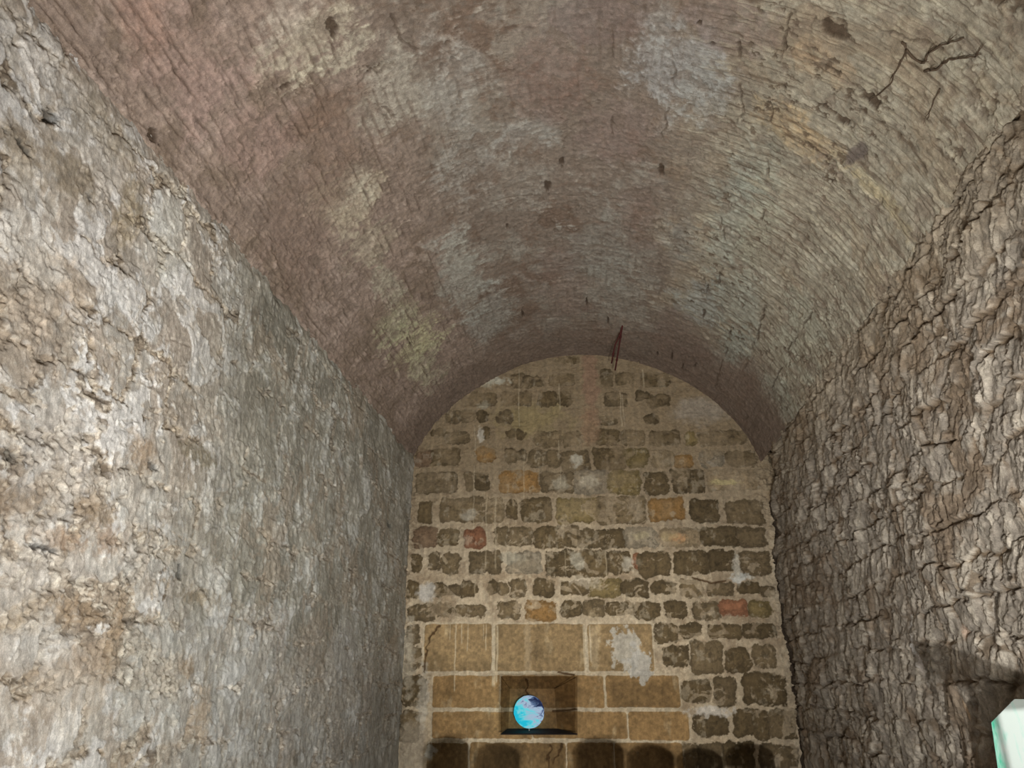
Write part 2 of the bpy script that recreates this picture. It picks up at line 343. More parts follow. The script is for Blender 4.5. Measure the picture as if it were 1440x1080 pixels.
hl = ss(.86, .96, 1-np.abs(fbma(S*1.2, Yv*17, 468, 3)))*right_m*ss(-.1, .3, fbm(S*2.5, Yv*2.5, 469, 3)); col = mix(col, [196, 188, 164], hl*.45); dep += .004*hl
chip = ss(.42, .47, fbm(S*9, Yv*9, 462, 4, .6)); dep -= .0035*chip; col = mix(col, [120, 105, 92], chip*.35)
pit = np.zeros(S.shape)
PITS = [(1224, 142, .07, .03), (1172, 42, .10, .03), (1178, 28, .04, .03), (1190, 172, .07, .03), (1150, 145, .12, .01), (1162, 150, .1, .01), (770, 265, .03, .06), (790, 228, .02, .05), (524, 97, .08, .015), (468, 40, .03, .05),
        (985, 30, .02, .02), (995, 405, .02, .12), (990, 440, .02, .08), (930, 240, .02, .06), (714, 320, .01, .04), (660, 505, .01, .02), (735, 440, .012, .1), (855, 450, .012, .08), (898, 510, .01, .06), (1003, 60, .02, .02), (575, 480, .015, .2),
        (825, 425, .01, .08), (1135, 330, .04, .015), (1120, 250, .03, .01), (1140, 300, .05, .012), (218, 195, .03, .05), (400, 120, .05, .02), (925, 495, .01, .1), (945, 500, .015, .1), (978, 512, .012, .08), (960, 515, .012, .08)]
for k, (x, y, a, b) in enumerate(PITS):
    s0, y0 = onV(x, y); pit = np.maximum(pit, blob(S, Yv, s0, y0, a*.8, b*1.0, 600+k, .9, soft=.35, fr=.8))
s0, y0 = onV(1202, 218); gp = blob(S, Yv, s0, y0, .05, .13, 660, .25, soft=.3, ang=.3); col = mix(col, [110, 100, 94], gp*.8); dep -= .005*gp
CR = [[(1330, 70), (1290, 60), (1210, 30), (1150, 12)], [(1222, 135), (1180, 105), (1140, 85)], [(1250, 125), (1290, 165), (1330, 215), (1345, 225)], [(1240, 150), (1270, 170), (1300, 190), (1340, 235)], [(1340, 100), (1365, 125), (1395, 150)],
      [(1310, 125), (1300, 155), (1292, 175)], [(1040, 50), (1045, 160), (1030, 190)], [(690, 285), (740, 275), (830, 278), (890, 285)], [(1090, 120), (1170, 155), (1215, 180)],
      [(550, 20), (565, 60), (600, 75)], [(535, 100), (515, 90)], [(575, 470), (590, 500), (600, 530)], [(1085, 140), (1080, 250), (1070, 330)], [(950, 40), (948, 120), (930, 200)], [(860, 20), (860, 220)], [(1020, 230), (1015, 300), (1020, 360), (1005, 420)],
      [(1110, 20), (1100, 80), (1090, 130)], [(1240, 20), (1235, 60)], [(1260, 250), (1240, 290), (1215, 300)], [(1005, 545), (1030, 460)], [(1035, 545), (1062, 480), (1075, 430)], [(1045, 590), (1060, 575)], [(1080, 560), (1110, 490), (1150, 420)]]
for k, pl in enumerate(CR):
    q = [onV(*p) for p in pl]
    dd = seg_dist(S+.018*fbm(S*12, Yv*12, 700+k, 3), Yv+.018*fbm(S*12, Yv*12, 740+k, 3), q)
    m = (1-ss(.002, .007 + .001*np.mean([p[1] for p in q]), dd))*ss(-.35, .2, fbm(S*6, Yv*6, 780+k, 3)); pit = np.maximum(pit, m*(.5+.3*right_m))
dep -= .024*pit; col = mix(col, [70, 56, 44], pit*.75)
jag = ss(.16, 0, np.minimum(S, SLEN-S)+.03*fbm(S*6, Yv*6, 452, 3))
dep += .008*jag*fbm(S*18, Yv*10, 453, 4)
P = np.stack([bx+nx*dep, Yv, bz+nz*dep], -1)
m_vault = structure_material('lime_plaster_over_brick', 75, .4, .01, .93, .14)
grid_mesh('ceiling', P, col, m_vault)

# =================================================================== END WALL
xs = np.arange(XL-.12, XR+.2, .0062); zs = axis_samples(0, 5.36, lambda z: .03 if z < .75 else .0062)
U, V = np.meshgrid(xs, zs, indexing='ij')
hi = ss(3.3, 4.9, V)
mid = fbm(U*3.5, V*3.5, 801, 5, .6); fine = fbm(U*32, V*32, 802, 4, .62); drip = fbma(U*30, V*2.6, 803, 4, .55); lump = fbm(U*13, V*15, 804, 4, .6)
hor = fbma(U*4, V*26, 805, 4, .55)
col = np.broadcast_to([184., 168, 144], U.shape+(3,))
col = mix(col, [158, 140, 116], ss(-.2, .8, mid+.4*lump))
col = mix(col, [198, 184, 160], ss(.2, .9, lump+.4*fine)*.6)
col = mix(col, [134, 117, 92], ss(2.6, 4.3, V)*.8+.15*fine*hi)  # browner mortar high up; weaker light there also put into this colour
col = mix(col, [146, 132, 92], blob(U, V, *atY(745, 590, D)[[0, 2]], .5, .22, 810, .5)*.6)
col = mix(col, [158, 148, 134], blob(U, V, *atY(985, 575, D)[[0, 2]], .33, .18, 811, .4)*.75)
dep = .010*mid+.006*lump+.004*fine+.003*hor
d_, m_, o_, t_, r_, y_, g_, b_ = (103, 88, 64), (120, 104, 79), (152, 118, 74), (168, 148, 118), (148, 104, 78), (134, 117, 80), (146, 134, 114), (134, 110, 87)
ST = [(588,708,607,735,d_),(620,701,680,733,m_),(682,702,706,733,m_),(713,703,727,728,d_),(735,701,773,733,d_),
 (583,744,614,768,b_),(617,745,642,767,d_),(653,743,681,769,r_),(697,742,712,766,m_),(715,744,747,766,m_),(753,741,813,769,d_),(814,745,876,770,d_),(880,743,921,769,g_),
 (579,778,592,803,d_),(603,778,618,802,m_),(622,780,645,806,m_),(662,776,704,806,m_),(714,777,760,805,g_),(769,775,808,809,d_),(809,775,853,810,d_),(855,776,884,806,d_),(892,779,911,799,r_),(899,778,940,810,d_),
 (574,818,588,840,d_),(601,822,625,839,d_),(628,823,647,836,m_),(648,818,669,838,d_),(688,817,698,834,d_),(700,820,712,836,m_),(718,817,738,840,m_),(752,815,779,837,d_),(791,818,824,836,d_),(830,815,872,839,y_),(877,817,910,838,d_),
 (575,851,611,871,m_),(615,850,634,867,d_),(640,852,680,866,m_),(702,847,731,868,m_),(741,846,781,872,o_),(793,846,816,866,d_),(823,845,850,865,m_),(855,848,889,863,d_),(895,848,926,870,d_),
 (930,744,982,768,t_),(988,742,1034,768,d_),(1041,742,1075,767,m_),(950,776,992,806,d_),(998,775,1031,802,d_),(1045,776,1080,808,m_),
 (919,818,950,834,d_),(960,815,984,838,m_),(996,820,1030,836,m_),(1040,820,1068,834,d_),(1073,826,1086,838,m_),
 (938,846,963,867,d_),(977,848,1008,871,m_),(1014,845,1049,864,r_),(1056,846,1083,865,y_),
 (923,879,950,902,d_),(958,878,983,895,d_),(998,879,1040,898,d_),(1047,878,1088,897,d_),
 (934,909,965,935,d_),(975,903,1012,945,m_),(1024,914,1050,943,d_),(1062,909,1088,938,m_),
 (962,957,997,986,d_),(1007,951,1030,991,m_),(1048,948,1101,990,d_),
 (978,1006,1022,1033,d_),(1036,998,1060,1034,d_),(1064,1000,1081,1040,d_),(1085,1000,1115,1038,m_),
 (960,1046,982,1080,m_),(984,1046,1016,1080,m_),(1022,1044,1056,1080,d_),(1070,1050,1118,1080,m_),
 (745,634,787,656,m_),(793,634,827,661,m_),(838,631,877,660,d_),(882,631,908,656,y_),
 (761,664,805,692,m_),(811,663,854,694,g_),(858,662,898,694,y_),(784,701,839,735,y_),(840,699,904,736,m_),
 (917,607,953,625,d_),(965,607,975,625,y_),(985,607,1048,625,m_),(920,636,946,657,m_),(951,640,973,656,o_),(988,634,1016,655,g_),(1025,635,1060,655,m_),
 (910,665,936,695,d_),(948,661,987,694,d_),(998,661,1060,690,t_),(914,702,960,731,o_),(974,703,1008,732,d_),(1025,705,1070,737,m_),
 (626,577,668,593,m_),(673,578,683,592,d_),(608,606,625,612,d_),(627,608,660,622,m_),(676,603,686,616,d_),(713,606,724,614,d_),(727,606,737,618,d_),
 (585,632,606,655,b_),(608,631,646,654,d_),(672,631,694,648,o_),(712,632,726,650,d_),(729,632,738,648,d_),
 (586,665,640,692,m_),(655,664,664,690,d_),(669,665,687,690,d_),(704,663,755,692,o_),
 (780,503,815,511,d_),(752,530,761,543,m_),(773,526,806,543,d_),(847,521,859,543,d_),(759,553,783,570,d_),(788,552,801,570,d_),
 (752,608,788,628,m_),(795,608,817,627,m_),(840,606,868,624,d_),(875,606,905,625,d_),(852,553,880,570,m_),(895,551,912,562,d_),(912,556,940,572,d_),
 (908,585,925,595,d_),(845,583,865,597,m_),(870,525,890,540,m_),(905,525,940,543,d_),(720,527,736,545,m_),(737,530,750,545,m_),(705,552,745,570,m_),(660,553,695,568,m_),(700,580,720,596,m_),
 (572,880,590,905,m_),(570,910,590,942,m_),(566,952,598,990,d_),(562,1000,590,1040,m_)]
BG = [(596,878,691,943),(697,878,820,943),(829,878,915,943),(609,951,703,994),(705,951,848,994),(854,951,953,994),(608,1002,748,1037),(750,1002,880,1037),(886,1002,966,1040),
      (600,1046,658,1092),(661,1046,795,1092),(799,1045,862,1092),(867,1046,958,1092)]
WU = U+.018*fbm(U*9, V*9, 821, 3, .6)+.010*fbm(U*30, V*30, 823, 3, .7); WV = V+.018*fbm(U*9, V*9, 822, 3, .6)+.010*fbm(U*30, V*30, 824, 3, .7)
smear = marble(U*4.5, V*5.5, 827)
DU = U+.004*fbm(U*14, V*14, 825, 3); DV = V+.005*fbm(U*12, V*12, 826, 3)
def rect_sd(a, b, x0, y0, x1, y1, rr):
    p = atY(x0, y1, D); q = atY(x1, y0, D); cx, cz = (p[0]+q[0])/2, (p[2]+q[2])/2; hx, hz = (q[0]-p[0])/2, (q[2]-p[2])/2
    r = min(rr, hx*.9, hz*.9)
    i0, i1 = np.searchsorted(xs, [cx-hx-.08, cx+hx+.08]); j0, j1 = np.searchsorted(zs, [cz-hz-.08, cz+hz+.08])
    sl_ = (slice(i0, i1), slice(j0, j1)); A = np.abs(a[sl_]-cx)-hx+r; B = np.abs(b[sl_]-cz)-hz+r
    return sl_, -(np.hypot(np.maximum(A, 0), np.maximum(B, 0))+np.minimum(np.maximum(A, B), 0)-r), (a[sl_]-cx)/hx, (b[sl_]-cz)/hz
rng = np.random.RandomState(4)
col = np.array(col)
for k, (x0, y0, x1, y1, c) in enumerate(ST):
    s_, sd, lx, lz = rect_sd(WU, WV, x0-2.5, y0-2.2, x1+2.5, y1+2.2, .055)
    # upper courses are half lost under smeared render
    lost = .6*ss(2.5, 4.4, V)[s_]*ss(-.3, .5, fbm(U[s_]*6, V[s_]*6, 830+k, 3))
    m = ss(-.003, .006, sd+.010*lump[s_])*(1-lost)*(1-.6*ss(.38, .55, smear[s_]+.15*lump[s_]+.1*(fine[s_])))
    cc = np.array(c, float)*(1+rng.uniform(-.08, .08))
    body = np.broadcast_to(cc, sd.shape+(3,))
    body = mix(body, cc*.8, ss(-.3, .7, -sd*20+.7+fine[s_]*.8))
    body = mix(body, [178, 168, 150], ss(.3, .7, fbm(U[s_]*8, V[s_]*8, 850+k, 4, .65)+.25*drip[s_])*.45)
    body = mix(body, cc*.72, ss(.25, .6, fbm(U[s_]*20, V[s_]*20, 860+k, 3, .65))*.6)
    col[s_] = mix(col[s_], body, m)
    if k % 3:   # slightly proud, rest slightly sunk behind the pointing
        dep[s_] += m*(.012*(1-.5*(lx**2+lz**2)))
    else: dep[s_] -= m*.010
for k, (x0, y0, x1, y1) in enumerate(BG):
    s_, sd, lx, lz = rect_sd(DU, DV, x0-1, y0-1, x1+1, y1+1, .03)
    m = ss(-.002, .004, sd+.004*lump[s_])
    halo = ss(-.035, -.0, sd)*(1-m)*ss(-.5, .3, lump[s_]+.3); col[s_] = mix(col[s_], [204, 192, 168], halo*.6)
    cc = np.array([150., 127, 93]) if k < 3 else np.array([148., 120, 82]); cc = cc*(1+rng.uniform(-.03, .03))
    body = mix(np.broadcast_to(cc, sd.shape+(3,)), cc*.88, ss(-.2, .8, fbm(U[s_]*5, V[s_]*5, 900+k, 4)))
    body = mix(body, [186, 168, 136], ss(.6, 1.1, fbm(U[s_]*9, V[s_]*4, 930+k, 4))*.5)
    if k >= 9: body = body*.9
    col[s_] = mix(col[s_], body*(1+.05*fine[s_])[..., None], m)
    dep[s_] = dep[s_]*(1-m*.9)+m*.006
def paint(x, y, rx, ry, c, st, s, rough=.5, soft=.4):
    global col
    p = atY(x, y, D); m = blob(U, V, p[0], p[2], rx*.0082, ry*.0085, s, rough, soft=soft); col = mix(col, c, m*st)
for k, a in enumerate([(880,912,17,24,(184,178,166),.9,0,.6,.12),(896,928,15,19,(184,180,172),.9,0,.7,.12),(742,905,5,40,(176,158,130),.5),(836,908,8,38,(184,166,136),.6),(770,980,30,26,(140,112,76),.3),
    (810,647,9,10,(190,184,168),.85),(828,678,15,10,(186,176,156),.7),(788,680,13,9,(176,170,152),.6),(955,756,14,6,(196,152,110),.7),(940,754,12,6,(190,172,132),.5),(1020,678,20,4,(196,182,136),.8),
    (660,723,16,8,(170,164,150),.7),(600,835,12,16,(200,196,190),.8),(1040,813,14,6,(206,206,200),.9),(1035,795,6,14,(206,200,186),.8),(820,818,20,8,(190,178,158),.7),(830,540,14,60,(146,118,98),.75),(829,600,12,30,(144,118,94),.7),
    (700,536,18,7,(190,186,170),.85),(686,540,10,7,(186,180,160),.6),(680,570,10,6,(172,168,150),.6),(676,612,5,12,(196,190,178),.8),(720,785,18,8,(180,174,156),.6),(898,790,5,6,(188,180,160),.3),(883,793,8,10,(196,188,172),.7),
    (575,925,9,60,(170,162,146),.7),(595,980,8,40,(184,178,166),.7),(580,1050,20,30,(164,154,138),.7),(606,1055,7,9,(206,206,200),.8),(1000,1001,30,6,(206,200,192),.8),(900,753,12,5,(182,170,136),.5),(812,790,9,12,(190,186,172),.6),(640,755,8,5,(170,160,140),.4)]):
    paint(*a[:6], 1000+k, *a[7:])
for k, (x, y0, y1, w) in enumerate([(640,878,972,1.1),(633,878,900,.6),(650,878,905,.8),(658,878,915,.8),(680,878,900,.6),(684,878,915,.7),(695,878,965,3.),(699,880,960,1.6),(822,878,945,2.),(830,880,930,1.4),(851,950,995,2),
     (667,655,700,1.2),(666,700,745,1.),(684,700,800,1.2),(697,700,800,1.6),(737,640,700,1.),(787,540,575,1.4),(785,620,640,1.2),(873,552,600,1.2),(877,555,600,1.),(795,775,810,.8),(668,815,840,1.),(853,775,812,1.1),(905,520,545,1.4),(668,600,640,1.),(604,560,600,1),(730,520,600,1.),(789,658,690,1.2)]):
    p = atY(x, (y0+y1)/2, D); q0 = atY(x, y1, D)[2]; q1 = atY(x, y0, D)[2]
    m = (1-ss(w*.0035, w*.0085, np.abs(U-p[0]+.006*fbm(U*3, V*6, 1100+k, 2))))*ss(q0-.02, q0+.02, V)*(1-ss(q1-.01, q1+.02, V))
    col = mix(col, [196, 182, 156], m*(.75 if y0 > 850 else .45))
# dark chip beside the first big block and cracks in the bed joints
CRK = [[(619, 880), (606, 895), (599, 915), (597, 945)], [(784, 945), (795, 947), (808, 949)], [(778, 1000), (800, 999), (812, 997)], [(975, 812), (1000, 820), (1020, 817)], [(740, 955), (744, 985)], [(790, 1046), (778, 1075)], [(775, 1048), (770, 1080)]]
for k, pl in enumerate(CRK):
    q = [tuple(atY(x, y, D)[[0, 2]]) for x, y in pl]; m = 1-ss(.004, .014, seg_dist(U+.02*fbm(U*20, V*20, 1200+k, 2), V, q)); col = mix(col, [70, 50, 30], m*.75); dep -= .015*m
e = np.minimum(U-XL, XR-U); rough_e = ss(.12, 0, e+.04*fbm(U*5, V*6, 1300, 3)); dep += .02*rough_e*lump
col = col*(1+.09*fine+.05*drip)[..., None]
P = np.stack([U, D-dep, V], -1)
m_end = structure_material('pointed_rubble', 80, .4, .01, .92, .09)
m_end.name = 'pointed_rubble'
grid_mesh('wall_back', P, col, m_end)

# =================================================================== FLOOR and wall behind the camera
xs = np.linspace(XL-.1, XR+.1, 90); ys = np.linspace(-2.5, D+.1, 220); U, V = np.meshgrid(xs, ys, indexing='ij')
d, idr, *_ = stones(V, U, .4, .6, 1400); col = mix(np.broadcast_to([120., 108, 92], U.shape+(3,)), [90, 80, 66], idr+.4*fbm(U*4, V*4, 1401)); col = mix(col, [60, 50, 40], 1-ss(0, .03, d))
grid_mesh('floor', np.stack([U, V, -.004+.004*ss(0, .03, d)-.004], -1), col, m_end)
xs = np.linspace(XL-.1, XR+.1, 80); zs = np.linspace(0, 5.36, 100); U, V = np.meshgrid(xs, zs, indexing='ij')
d, idr, *_ = stones(U, V, .25, .4, 1500); col = mix(np.broadcast_to([150., 138, 120], U.shape+(3,)), [110, 98, 80], idr); col = mix(col, [170, 158, 138], 1-ss(0, .03, d))
grid_mesh('wall_front', np.stack([U, -2.5+.01*ss(0, .03, d), V], -1), col, m_end, flip=True)

#OBJECTS
# =================================================================== OBJECTS
import bmesh
def mat(name, color, rough=.6, metal=0., emis=None, es=0., bump=0., scale=30., vary=.25):
    m = bpy.data.materials.new(name); m.use_nodes = True; nt = m.node_tree; N = nt.nodes; L = nt.links
    b = N['Principled BSDF']; b.inputs['Roughness'].default_value = rough; b.inputs['Metallic'].default_value = metal
    tc = N.new('ShaderNodeTexCoord'); n = N.new('ShaderNodeTexNoise'); n.inputs['Scale'].default_value = scale; n.inputs['Detail'].default_value = 5
    L.new(tc.outputs['Object'], n.inputs['Vector'])
    r = N.new('ShaderNodeValToRGB'); c = lin(color)
    r.color_ramp.elements[0].position = .3; r.color_ramp.elements[0].color = (*(c*(1-vary)), 1)
    r.color_ramp.elements[1].position = .7; r.color_ramp.elements[1].color = (*np.minimum(c*(1+vary), 1), 1)
    L.new(n.outputs['Fac'], r.inputs['Fac']); L.new(r.outputs['Color'], b.inputs['Base Color'])
    if bump:
        bp = N.new('ShaderNodeBump'); bp.inputs['Strength'].default_value = bump; bp.inputs['Distance'].default_value = .01
        L.new(n.outputs['Fac'], bp.inputs['Height']); L.new(bp.outputs[0], b.inputs['Normal'])
    return m

def from_bm(name, bm, m, parent=None, smooth=False):
    me = bpy.data.meshes.new(name); bmesh.ops.recalc_face_normals(bm, faces=bm.faces); bm.to_mesh(me); bm.free()
    if smooth:
        for p in me.polygons: p.use_smooth = True
    return link(name, me, m, parent)

def box(bm, lo, hi, bev=0.):
    g = bmesh.ops.create_cube(bm, size=1.); lo = np.array(lo); hi = np.array(hi)
    for v in g['verts']: v.co = [(lo[i]+hi[i])/2+v.co[i]*(hi[i]-lo[i]) for i in range(3)]
    if bev:
        es = list({e for v in g['verts'] for e in v.link_edges}); bmesh.ops.bevel(bm, geom=es, offset=bev, segments=2, affect='EDGES')

def tube(bm, pts, rads, n=8):
    pts = [np.array(p, float) for p in pts]; rings = []
    for i, p in enumerate(pts):
        t = pts[min(i+1, len(pts)-1)]-pts[max(i-1, 0)]; t /= np.linalg.norm(t)+1e-9
        a = np.cross(t, [0.13, .31, .94] if abs(t[2]) < .9 else [1, 0, 0]); a /= np.linalg.norm(a); b = np.cross(t, a)
        r = rads[i] if hasattr(rads, '__len__') else rads
        rings.append([bm.verts.new(p+r*(math.cos(k*2*math.pi/n)*a+math.sin(k*2*math.pi/n)*b)) for k in range(n)])
    for A, B in zip(rings[:-1], rings[1:]):
        for k in range(n): bm.faces.new((A[k], A[(k+1) % n], B[(k+1) % n], B[k]))
    bm.faces.new(rings[0]); bm.faces.new(rings[-1][::-1])

def thing(name, loc, label, cat, group=None):
    o = bpy.data.objects.new(name, None); C.objects.link(o); o.location = loc; o.empty_display_size = .1
    o['label'] = label; o['category'] = cat
    if group: o['group'] = group
    return o
def tag(o, label, cat, group=None):
    o['label'] = label; o['category'] = cat
    if group: o['group'] = group
    return o

# ---- clear tinted display case fixed on the end wall
YF = D-.41
fl = atY(704, 1032, YF); fr = atY(812, 1032, YF); tl_ = atY(704, 951, YF); tr_ = atY(812, 951, YF)
yb = D-.030
bl = atY(714, 1025, yb); br = atY(784, 1025, yb); tbl = atY(717, 968, yb); tbr = atY(780, 968, yb)
case = thing('mounted_display_case', ((bl[0]+br[0])/2, yb, bl[2]), 'clear smoke-tinted square display case on the big ochre blocks, black base plate', 'display case')
O = np.array(case.location)
def pane_mat(name, c, gl=0.):
    m = bpy.data.materials.new(name); m.use_nodes = True; nt = m.node_tree; N = nt.nodes; L = nt.links
    for n in list(N):
        if n.type == 'BSDF_PRINCIPLED': N.remove(n)
    t = N.new('ShaderNodeBsdfTransparent'); g = N.new('ShaderNodeBsdfGlossy'); g.inputs['Roughness'].default_value = .12; mx = N.new('ShaderNodeMixShader')
    tc = N.new('ShaderNodeTexCoord'); nz = N.new('ShaderNodeTexNoise'); nz.inputs['Scale'].default_value = 6; L.new(tc.outputs['Object'], nz.inputs['Vector'])
    r = N.new('ShaderNodeValToRGB'); r.color_ramp.elements[0].color = (*[x*.94 for x in c], 1); r.color_ramp.elements[1].color = (*c, 1)
    L.new(nz.outputs['Fac'], r.inputs['Fac']); L.new(r.outputs['Color'], t.inputs['Color'])
    mx.inputs[0].default_value = gl; L.new(t.outputs[0], mx.inputs[1]); L.new(g.outputs[0], mx.inputs[2]); L.new(mx.outputs[0], N['Material Output'].inputs['Surface'])
    return m
pm = pane_mat('smoked_acrylic', (.86, .84, .82)); pm2 = pane_mat('smoked_acrylic_side', (.90, .89, .87))
def quad_slab(name, q, m, th=.004):
    bm = bmesh.new(); q = [np.array(p)-O for p in q]; n = np.cross(q[1]-q[0], q[3]-q[0]); n /= np.linalg.norm(n)
    a = [bm.verts.new(p) for p in q]; b = [bm.verts.new(p-n*th) for p in q]
    bm.faces.new(a); bm.faces.new(b[::-1])
    for k in range(4): bm.faces.new((a[k], b[k], b[(k+1) % 4], a[(k+1) % 4]))
    return from_bm(name, bm, m, case)
quad_slab('front_pane', [fl, fr, tr_, tl_], pm)
quad_slab('side_pane', [bl, fl, tl_, tbl], pm2); quad_slab('side_pane', [fr, br, tbr, tr_], pm2); quad_slab('top_pane', [tl_, tr_, tbr, tbl], pm2)
quad_slab('base_plate', [fl+[0, 0, .003], fr+[0, 0, .003], br+[0, 0, .003], bl+[0, 0, .003]], mat('black_base', (22, 9, 6), .9), .012)

# ---- glowing ball
bc = atY(744, 1001, D-.215); br_ = 21.3/F*float(np.dot(bc-EYE, fw))
bm = bmesh.new(); bmesh.ops.create_icosphere(bm, subdivisions=5, radius=br_)
for v in bm.verts:
    n = np.array(v.co)/br_; k = fbm(np.array([n[0]*6+2]), np.array([n[2]*6+n[1]*4]), 5, 3)[0]; v.co = v.co*(1+.018*k)
bm_m = bpy.data.materials.new('glowing_blue_glass'); bm_m.use_nodes = True; N = bm_m.node_tree.nodes; L = bm_m.node_tree.links; b = N['Principled BSDF']
tc = N.new('ShaderNodeTexCoord'); mp = N.new('ShaderNodeMapping'); mp.inputs['Scale'].default_value = (1, 1, 2.4); mp.inputs['Rotation'].default_value = (.3, .5, 0); L.new(tc.outputs['Object'], mp.inputs['Vector'])
nz = N.new('ShaderNodeTexNoise'); nz.inputs['Scale'].default_value = 9; nz.inputs['Detail'].default_value = 6; nz.inputs['Distortion'].default_value = 1.2; L.new(mp.outputs[0], nz.inputs['Vector'])
sx = N.new('ShaderNodeSeparateXYZ'); L.new(tc.outputs['Object'], sx.inputs[0])
def mth(op, a, b_=None, v=None):
    n = N.new('ShaderNodeMath'); n.operation = op; L.new(a, n.inputs[0])
    if b_ is not None: L.new(b_, n.inputs[1])
    if v is not None: n.inputs[1].default_value = v
    return n.outputs[0]
r1 = mth('ADD', mth('MULTIPLY', sx.outputs['X'], v=1.7), mth('MULTIPLY', sx.outputs['Z'], v=1.2))
ramp = N.new('ShaderNodeValToRGB'); L.new(mth('ADD', mth('MULTIPLY', nz.outputs['Fac'], v=1.15), r1), ramp.inputs['Fac'])
el = ramp.color_ramp.elements; el[0].position = .28; el[0].color = (*lin((40, 200, 232)), 1); el[1].position = 1.0; el[1].color = (*lin((38, 48, 82)), 1)
for p, c in ((.46, (108, 224, 240)), (.58, (150, 205, 228)), (.70, (176, 196, 226)), (.82, (96, 120, 158))):
    e_ = el.new(p); e_.color = (*lin(c), 1)
em = N.new('ShaderNodeEmission'); L.new(ramp.outputs['Color'], em.inputs['Color']); em.inputs['Strength'].default_value = 1.25; L.new(em.outputs[0], N['Material Output'].inputs['Surface']); b.inputs['Roughness'].default_value = .8; b.inputs['Specular IOR Level'].default_value = 0.
ball = from_bm('glass_ball', bm, bm_m, smooth=True); ball.location = bc
tag(ball, 'glowing turquoise and pale blue marbled ball inside the tinted case', 'ball')
# thin stem that carries it
case_stem = bmesh.new(); tube(case_stem, [bc-O+[0, 0, -br_*.96], [bc[0]-O[0], bc[1]-O[1], fl[2]-O[2]+.004]], .008); from_bm('stem', case_stem, mat('pale_stem', (150, 150, 150), .4, .6), case, True)

# ---- rusty rods and hanging wire at the crown of the vault
rust = mat('rusted_iron', (78, 30, 26), .8, .2, bump=.4, scale=80)
def V3(s, y, off=0.):
    x, z = prof_at(s); x2, z2 = prof_at(min(s+.01, SLEN)); tx_, tz_ = x2-x, z2-z; l = math.hypot(tx_, tz_)+1e-9
    return np.array([x+tz_/l*off, y, z-tx_/l*off])
topp = atY(877, 484, 7.55); 
s0 = float(np.interp(topp[0], pr[:, 0], sl)); zt = prof_at(s0)[1]
st_ = np.array([topp[0], topp[1], zt-.005])
rod = thing('hanging_rod', st_, 'rusty iron rod bent like a hairpin, two prongs sticking down at the vault crown', 'rod')
for k, (x, y) in enumerate([(860, 511), (865, 521)]):
    e_ = atY(x, y, 7.85+.1*k)-st_; w = e_/np.linalg.norm(e_)
    ps = [-w*.03, e_*.25, e_*.5+[(-.02 if k == 0 else 0), 0, 0], e_*.75+[(-.012 if k == 0 else 0), 0, 0], e_]
    bm = bmesh.new(); tube(bm, ps, .009, 8)
    for p in (ps[1], ps[3]): tube(bm, [p-w*.012, p+w*.012], .013, 8)
    from_bm('prong', bm, rust, rod, True)

# ---- dry roots creeping through the plaster, upper right of the vault
root_m = mat('dry_root', (92, 76, 60), .9, bump=.5, scale=60)
RTS = [([(1270, 58), (1276, 67), (1285, 79), (1298, 87), (1304, 84), (1308, 73), (1320, 66), (1335, 60), (1347, 57), (1358, 52)], 'branching dry brown root curling upward over the pale vault plaster', .011),
       ([(1302, 99), (1310, 98), (1319, 97), (1328, 88), (1337, 82), (1350, 81), (1362, 80), (1374, 79), (1382, 75)], 'dry brown root running rightward on the vault below the curling one', .010),
       ([(1277, 68), (1272, 80), (1266, 92), (1258, 104), (1254, 117), (1243, 127), (1230, 136), (1224, 141)], 'dry brown root trailing down into the dark hole in the vault', .009),
       ([(1324, 124), (1318, 135), (1314, 146), (1309, 157), (1306, 167)], 'short dry root hanging lowest on the pale right side of the vault', .007)]
for pl, lb, r in RTS:
    fine_ = []
    for (xa, ya), (xb, yb_) in zip(pl[:-1], pl[1:]):
        for t in (0, .5): fine_.append((xa+(xb-xa)*t+(1.6*math.sin(len(fine_)*1.9) if t else 0), ya+(yb_-ya)*t+(1.5*math.cos(len(fine_)*2.7) if t else 0)))
    pts = [V3(*onV(x, y), .010) for x, y in fine_+[pl[-1]]]; o0 = pts[0]
    bm = bmesh.new(); n = len(pts); tube(bm, [p-o0 for p in pts], [r*.6*(1-.55*i/(n-1))*(1+.25*math.sin(i*2.3)) for i in range(n)], 8)
    for i in range(2, n-1, 4):                                     # side rootlets
        p = pts[i]-o0; q = (pts[i+1]-pts[i]); q /= np.linalg.norm(q); w = np.array([q[2], q[1]*.3-.5, -q[0]]); w /= np.linalg.norm(w)
        tube(bm, [p, p+w*.03+q*.02, p+w*.05+q*.06], [r*.4, r*.3, r*.1], 6)
    o = from_bm('plant_root', bm, root_m, smooth=True); o.location = o0; tag(o, lb, 'root', 'roots on the vault')

# ---- octagonal white board with mint smears beside the right wall
BA = np.array([1.66, 3.75, 0.]); BD = np.array([.17, -.45, 0.]); BD /= np.linalg.norm(BD); BN = np.array([BD[1], -BD[0], 0.])   # stands close along the wall
def onB(x, y): r_ = ray(x, y); return EYE+r_*float(np.dot(BA-EYE, BN)/np.dot(r_, BN))
b0 = onB(1393.4, 1016); b1 = onB(1426, 983); b2 = onB(1402.5, 1080)
def bc_(p): return float(np.dot(p-BA, BD)), float(p[2])
(u0, z0), (u1, z1), (u2, z2) = bc_(b0), bc_(b1), bc_(b2)
uc = u1+.13; ul = u0+(u2-u0)*2.2; zl = z0+(z2-z0)*2.2
pl2 = [(u0, z0), (u1, z1), (2*uc-u1, z1), (2*uc-u0, z0), (2*uc-ul, zl), (ul, zl)]
board = thing('display_board', (BA+BD*uc)*[1, 1, 0], 'white cut-corner board with mint green smears standing by the rough right wall', 'board')
